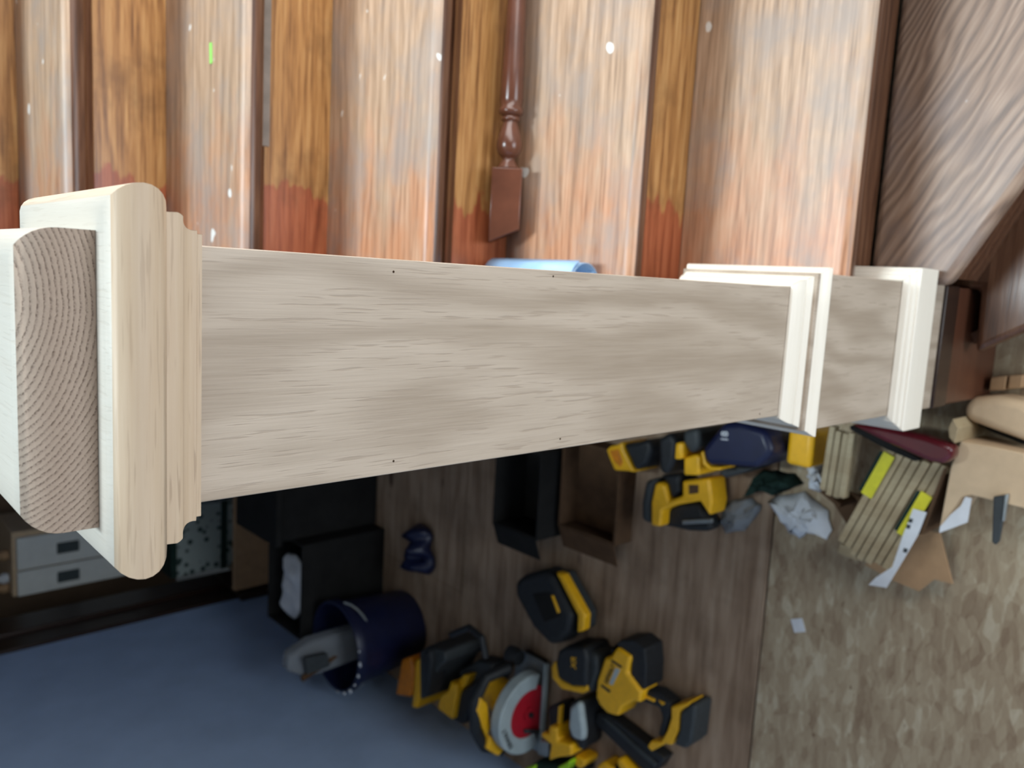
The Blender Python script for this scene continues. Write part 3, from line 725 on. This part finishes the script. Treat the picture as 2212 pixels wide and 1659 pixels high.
# ------------------------------------------------------------------ beside the stairs: boxes, tools, cloths
def boxpx(name, label, x0, x1, y0, y1, h, mat, cat='box', lidmat=None):
    t = thing(name, label, cat, ((x0+x1)/2, (y0+y1)/2, 0))
    open_box(t, x0, x1, y0, y1, 0, h, mat)
    mk('flap', obox(B(), (x0-.03, (y0+y1)/2, h-.012), (.032, 0, .012), (0, (y1-y0)/2-.005, 0), (0, 0, .0015)), lidmat or mat, t)
    return t
k0 = onz(1185, 1065, 0); k1 = onz(1255, 1060, 0)
boxpx('black_carton', 'black open carton against the foot of the stairs', -.655, -.40, 1.02, 1.21, .13, m_dusty)
boxpx('brown_carton', 'low brown carton between the black carton and the yellow tools', -.615, -.36, .79, 1.00, .07, m_cardin)
tool('yellow_clip_battery', 'yellow framed battery lying above the brown carton', 'E', [
    ('frame', [(880,310),(910,285),(960,275),(1000,250),(1010,310),(1040,370),(1090,480),(1040,470),(940,465),(900,370)], .0, .105, m_yel, .006),
    ('dark_body', [(1000,270),(1100,260),(1190,230),(1220,300),(1180,420),(1090,470),(1050,370)], .0, .10, m_blk, .012),
    ('recess', [(905,320),(970,310),(1000,400),(985,440),(940,400)], .104, .108, m_orange, .002)], 'battery')
tool('yellow_jigsaw', 'yellow jigsaw with black foot lying by the brown carton', 'E', [
    ('arm_shell', [(1270,550),(1310,570),(1340,690),(1440,650),(1440,540),(1640,520),(1660,700),(1640,800),(1570,690),(1390,720),(1290,760),(1280,880),(1210,870),(1210,700),(1240,560)], .015, .085, m_yel, .008),
    ('foot', [(1170,540),(1250,520),(1235,580),(1205,700),(1205,860),(1140,830),(1140,700)], .0, .08, m_blk2, .010),
    ('handle', [(1270,500),(1420,490),(1430,620),(1360,680),(1330,560)], .0, .075, m_blk, .010),
    ('cord_grip', [(1290,770),(1420,700),(1560,700),(1600,780),(1660,870),(1630,915),(1480,910),(1300,870)], .0, .05, m_blk, .010),
    ('blade_bar', [(1440,830),(1660,820),(1660,850),(1440,862)], .048, .056, m_metal, .002),
    ('vent_slots', [(1490,570),(1560,570),(1560,630),(1490,640)], .0845, .0865, m_cardin, .0004)])
tool('upright_drill', 'upright yellow drill with slotted body behind the jigsaw', 'E', [
    ('body', [(1450,370),(1540,345),(1572,360),(1565,500),(1450,500)], .0, .16, m_yel, .008),
    ('grip', [(1260,230),(1350,180),(1400,250),(1380,400),(1330,500),(1270,480)], .0, .15, m_blk, .012),
    ('side_piece', [(1390,260),(1440,260),(1440,380),(1380,385)], .0, .17, m_yel, .006),
    ('chuck', [(1440,170),(1560,150),(1570,300),(1500,350),(1440,260)], .0, .16, m_blk2, .012)])
bagt = tool('dark_tool_case', 'dark blue-black tool case against the post base', 'E', [
    ('case_body', [(1580,310),(1740,110),(1860,110),(2050,170),(2110,330),(1990,450),(1760,430),(1640,430),(1600,400)], .0, .17, m_navy, .018),
    ('case_trim', [(1575,330),(1595,320),(1615,410),(1650,440),(1720,440),(1720,462),(1640,462),(1590,420)], .10, .165, m_yel, .004),
    ('case_side', [(1760,430),(1960,450),(1880,480),(1760,520),(1700,490)], .0, .10, m_blk2, .012)], 'case')
pc = xy('E', [(1755,215)], .172)[0]
letters('case_print', '18', (pc[0], pc[1], .1715), .024, m_paper, bagt, (0, 0, .1))
def crumple(name, pts, zlo, zhi, mat, label, cat, seed, crop='F'):
    """a creased sheet: traced outline, inner rings and folds of uneven height, real thickness"""
    rnd = random.Random(seed); out = []
    for i, p in enumerate(pts):                               # extra points along the outline
        q2 = pts[(i+1) % len(pts)]
        out += [p, ((p[0]+q2[0])/2 + rnd.uniform(-12, 12), (p[1]+q2[1])/2 + rnd.uniform(-12, 12))]
    base = xy(crop, out, (zlo+zhi)/2); n = len(base)
    cx0 = sum(p[0] for p in base)/n; cy0 = sum(p[1] for p in base)/n
    bm = B(); rings = []
    for k, f in enumerate((1.0, .75, .5, .28)):
        rings.append([bm.verts.new((cx0+(p[0]-cx0)*f+(rnd.uniform(-.008,.008) if k else 0), cy0+(p[1]-cy0)*f+(rnd.uniform(-.008,.008) if k else 0), zlo + (zhi-zlo)*min(1, (.1 if k == 0 else .45)*rnd.random() + (0, .3, .5, .6)[k]))) for p in base])
    for a_, b_ in zip(rings, rings[1:]):
        for i in range(n): bm.faces.new((a_[i], a_[(i+1) % n], b_[(i+1) % n], b_[i]))
    c = bm.verts.new((cx0, cy0, zlo + (zhi-zlo)*.8))
    for i in range(n): bm.faces.new((rings[-1][i], rings[-1][(i+1) % n], c))
    o = mk(name, bm, mat, smooth=True, ang=28)
    m = o.modifiers.new('thickness', 'SOLIDIFY'); m.thickness = .0012; m.offset = 1
    tag(recenter(o, (cx0, cy0, zlo)), label, cat); return o
crumple('green_cloth', [(430,430),(520,430),(640,450),(700,520),(600,560),(500,580),(400,570),(300,610),(340,540)], .004, .05, m_green, 'dark green cloth heaped between the tool case and the timber strips', 'cloth', 5)
crumple('paper_scrap', [(470,640),(540,600),(640,590),(720,570),(800,640),(880,700),(905,830),(870,895),(800,860),(740,835),(690,885),(620,850),(560,760)], .004, .035, m_paper, 'white torn paper sheet with ragged edge on the floor by the timber strips', 'paper', 11)
crumple('paper_scrap', [(735,330),(790,320),(830,380),(845,470),(860,560),(830,580),(780,520),(750,430)], .004, .04, m_paper, 'crumpled white paper under the yellow tape measure', 'paper', 14)
crumple('plastic_scrap', [(180,660),(260,620),(380,610),(440,660),(400,740),(330,830),(200,850),(160,780)], .004, .02, m_film, 'thin clear plastic scrap beside the jigsaw', 'plastic', 21)
q = onz(1705, 958, .12)
tm = thing('tape_measure', 'yellow square tape measure case beside the post base', 'tape measure', (q.x, q.y, .0))
mk('case_shell', abox(B(), q.x-.045, q.x+.032, q.y-.05, q.y+.005, .0, .12), m_yel, tm, bev=.010, seg=3)
mk('blade_slot', abox(B(), q.x-.050, q.x-.044, q.y-.034, q.y-.010, .01, .03), m_metal, tm, bev=.001)

# ------------------------------------------------------------------ cardboard box of timber strips
ctn = thing('strip_carton', 'open brown carton holding bundled timber strips near the post', 'carton', (-.30, .10, 0))
fl = xy('F', [(890,600),(1000,660),(1540,830),(1630,850),(1720,1190),(1600,1210),(1480,1240),(1130,1090),(870,650)], .01)
mk('bottom_flap', prism(B(), xy('F', [(1130,1060),(1300,1000),(1540,830),(1640,850),(1725,1190),(1600,1160),(1500,1240),(1330,1170)], .05), .040, .0435), m_card, ctn)
mk('bottom_panel', prism(B(), xy('F', [(930,560),(1560,760),(1540,840),(1300,1010),(1130,1060),(870,640)], .04), .0, .004), m_cardin, ctn)
mk('side_panel', prism(B(), xy('F', [(1700,400),(1720,400),(1560,840),(1535,835)], .10), .0, .12), m_cardin, ctn)
mk('side_panel', prism(B(), xy('F', [(870,560),(890,545),(1010,640),(1000,665)], .06), .0, .08), m_cardin, ctn)
def bundle(name, label, a, b, wid, n, zs, strips=2, labmat=None, zoff=0):
    """timber strips lying side by side from a to b (crop F points at height z)"""
    pa_, pb_ = [Vector((*q, 0)) for q in xy('F', [a, b], zs)]
    d = (pb_-pa_); L = d.length; d.normalize(); nn = Vector((-d.y, d.x, 0))
    t = thing(name, label, 'timber strips', ((pa_.x+pb_.x)/2, (pa_.y+pb_.y)/2, max(0, zs-.03)))
    rnd = random.Random(len(label)); sw = wid/n
    for i in range(n):
        c = (pa_+pb_)/2 + nn*(-wid/2 + sw*(i+.5)) + Vector((0,0,zs + rnd.uniform(-.004,.004)))
        c += d*rnd.uniform(-.012, .012)
        mk('strip', obox(B(), c, d*(L/2), nn*(sw*.44), Vector((0,0,.011))), m_strip, t, bev=.0012, seg=1)
    return t, pa_, pb_, d, nn
bn, pa_, pb_, d_, n_ = bundle('timber_strip_bundle', 'wide bundle of pale timber strips with yellow labels in the carton', (1520,330), (1130,1000), .112, 7, .10)
for s in (-1, 1):
    c = pa_ + d_*(.07 if s < 0 else .10) + n_*(s*.046) + Vector((0,0,.117))
    mk('yellow_label', obox(B(), c, d_*.048, n_*.011, Vector((0,0,.0012))), m_ytape, bn)
    c2 = c + n_*(-.014) - Vector((0,0,.0005)) 
    mk('dark_label_band', obox(B(), c2, d_*.045, n_*.004, Vector((0,0,.0011))), m_green, bn)
bundle('timber_strips', 'short pale timber strips standing on the post side of the carton', (1010,130), (940,560), .055, 4, .11)
lb = slab('white_label', 'F', [(1470,680),(1560,705),(1500,860),(1400,1030),(1290,1210),(1170,1190),(1220,1140),(1330,1070),(1400,860)], .128, .1295, m_paper, None, zm=.128, bev=0)
q = onz(1500+1380*.3219, 880+950*.3219, .128); recenter(lb, (q.x, q.y, .128)); tag(lb, 'long white printed wrapper along the edge of the timber strips', 'wrapper')
for yy in ((1455,760),(1440,800),(1420,960)):
    pq = xy('F', [(yy[0]-14,yy[1]-16),(yy[0]+14,yy[1]-10),(yy[0]+4,yy[1]+18),(yy[0]-22,yy[1]+10)], .13)
    o = mk('print_mark', prism(B(), pq, .1295, .1299), m_blk2, lb)
of = slab('wood_offcut', 'F', [(960,920),(1085,975),(1065,1035),(940,985)], .012, .05, m_strip, None, zm=.05, bev=.001)
q = onz(1500+1010*.3219, 880+980*.3219, .05); recenter(of, (q.x, q.y, 0)); of.data.transform(Matrix.Translation((0,0,-.012))); 
tag(of, 'small pale offcut on the floor at the end of the timber strips', 'offcut')
mr = thing('maroon_rail', 'glossy dark maroon timber rail offcut lying across the carton', 'rail', (-.13, .16, .13))
slab('rail_body', 'F', [(1040,110),(1280,130),(1540,190),(1740,260),(1740,330),(1680,380),(1590,370),(1280,230)], .135, .175, m_maroon, mr, zm=.17, bev=.010, seg=3)
slab('groove_strip', 'F', [(1040,120),(1240,190),(1520,350),(1480,365),(1300,290),(1040,150)], .125, .150, m_dusty, mr, zm=.15, bev=.003)
# big pale carton and bits at the picture's edge
bc = thing('pale_carton', 'large pale cardboard carton lying open beyond the timber strips', 'carton', (-.33, -.05, 0))
slab('lid_panel', 'F', [(1785,225),(2000,265),(2215,310),(2300,700),(1860,590),(1800,600),(1660,800),(1640,830),(1720,400)], .0, .12, m_cardlt, bc, zm=.12, bev=.004)
pf = slab('torn_flap', 'F', [(1820,600),(1862,610),(1835,770),(1645,842),(1650,800),(1720,720),(1790,660)], .121, .1225, m_paper, None, zm=.121, bev=0)
q = onz(1500+1760*.3219, 880+730*.3219, .121); recenter(pf, (q.x, q.y, .121)); tag(pf, 'white torn paper flap on the corner of the pale carton', 'paper')
ck = thing('flat_scraper', 'grey steel flat scraper lying at the edge of the pale carton', 'scraper', (-.42, -.09, 0))
slab('blade', 'F', [(2005,600),(2095,585),(2070,760),(2045,900),(2020,925),(1995,905),(2000,760)], .122, .130, m_blk2, ck, zm=.13, bev=.002)
slab('bright_edge', 'F', [(2085,585),(2107,582),(2080,765),(2066,765)], .122, .132, m_metal, ck, zm=.13, bev=.001)
ck.location.z = 0.0
wbx = thing('cream_box', 'cream rounded box beside the dark base block', 'box', (-.14, -.09, 0))
slab('box_shell', 'P', [(2085,870),(2110,857),(2160,855),(2215,868),(2260,900),(2250,965),(2140,925),(2085,905)], .0, .10, m_cardlt, wbx, zm=.09, bev=.02, seg=4)
slab('box_seam', 'P', [(2100,905),(2140,925),(2215,955),(2212,962),(2138,932),(2098,912)], .03, .06, m_dusty, wbx, zm=.06, bev=.003)
for nm, pts, m, lab, z0, z1 in (('wedge', [(2058,905),(2070,925),(2062,958),(2050,945),(2048,925)], m_strip, 'small pale wood wedge in front of the maroon rail', .0, .16),
        ('paper_bit', [(2100,922),(2118,920),(2120,934),(2096,934)], m_paper, 'bit of white paper between cream box and pale carton', .0, .002)):
    o = slab(nm, 'P', pts, z0, z1, m, None, zm=z1, bev=.001); c = [sum(v)/len(pts) for v in zip(*xy('P', pts, z1))]; recenter(o, (c[0], c[1], z0))
    tag(o, lab, 'wedge' if nm == 'wedge' else 'paper')
for i, pts in enumerate(([(2140,815),(2175,812),(2170,842),(2136,845)], [(2180,811),(2210,810),(2206,838),(2176,841)])):
    o = slab('brown_offcut', 'P', pts, .0, .05, m_card, None, zm=.05, bev=.002); c = [sum(v)/len(pts) for v in zip(*xy('P', pts, .05))]; recenter(o, (c[0], c[1], 0))
    tag(o, ['brown timber offcut under the winder tread, nearest the base block', 'brown timber offcut under the winder tread, at the picture edge'][i], 'offcut', 'offcuts under the winder')
q = onz(1724, 1351, .001)
tg = mk('paper_tag', obox(B(), (q.x, q.y, .0008), (.014,.006,0), (-.006,.013,0), (0,0,.0005)), m_paper); tag(recenter(tg, (q.x, q.y, .0003)), 'small square white paper tag lying flat on the board floor', 'paper')
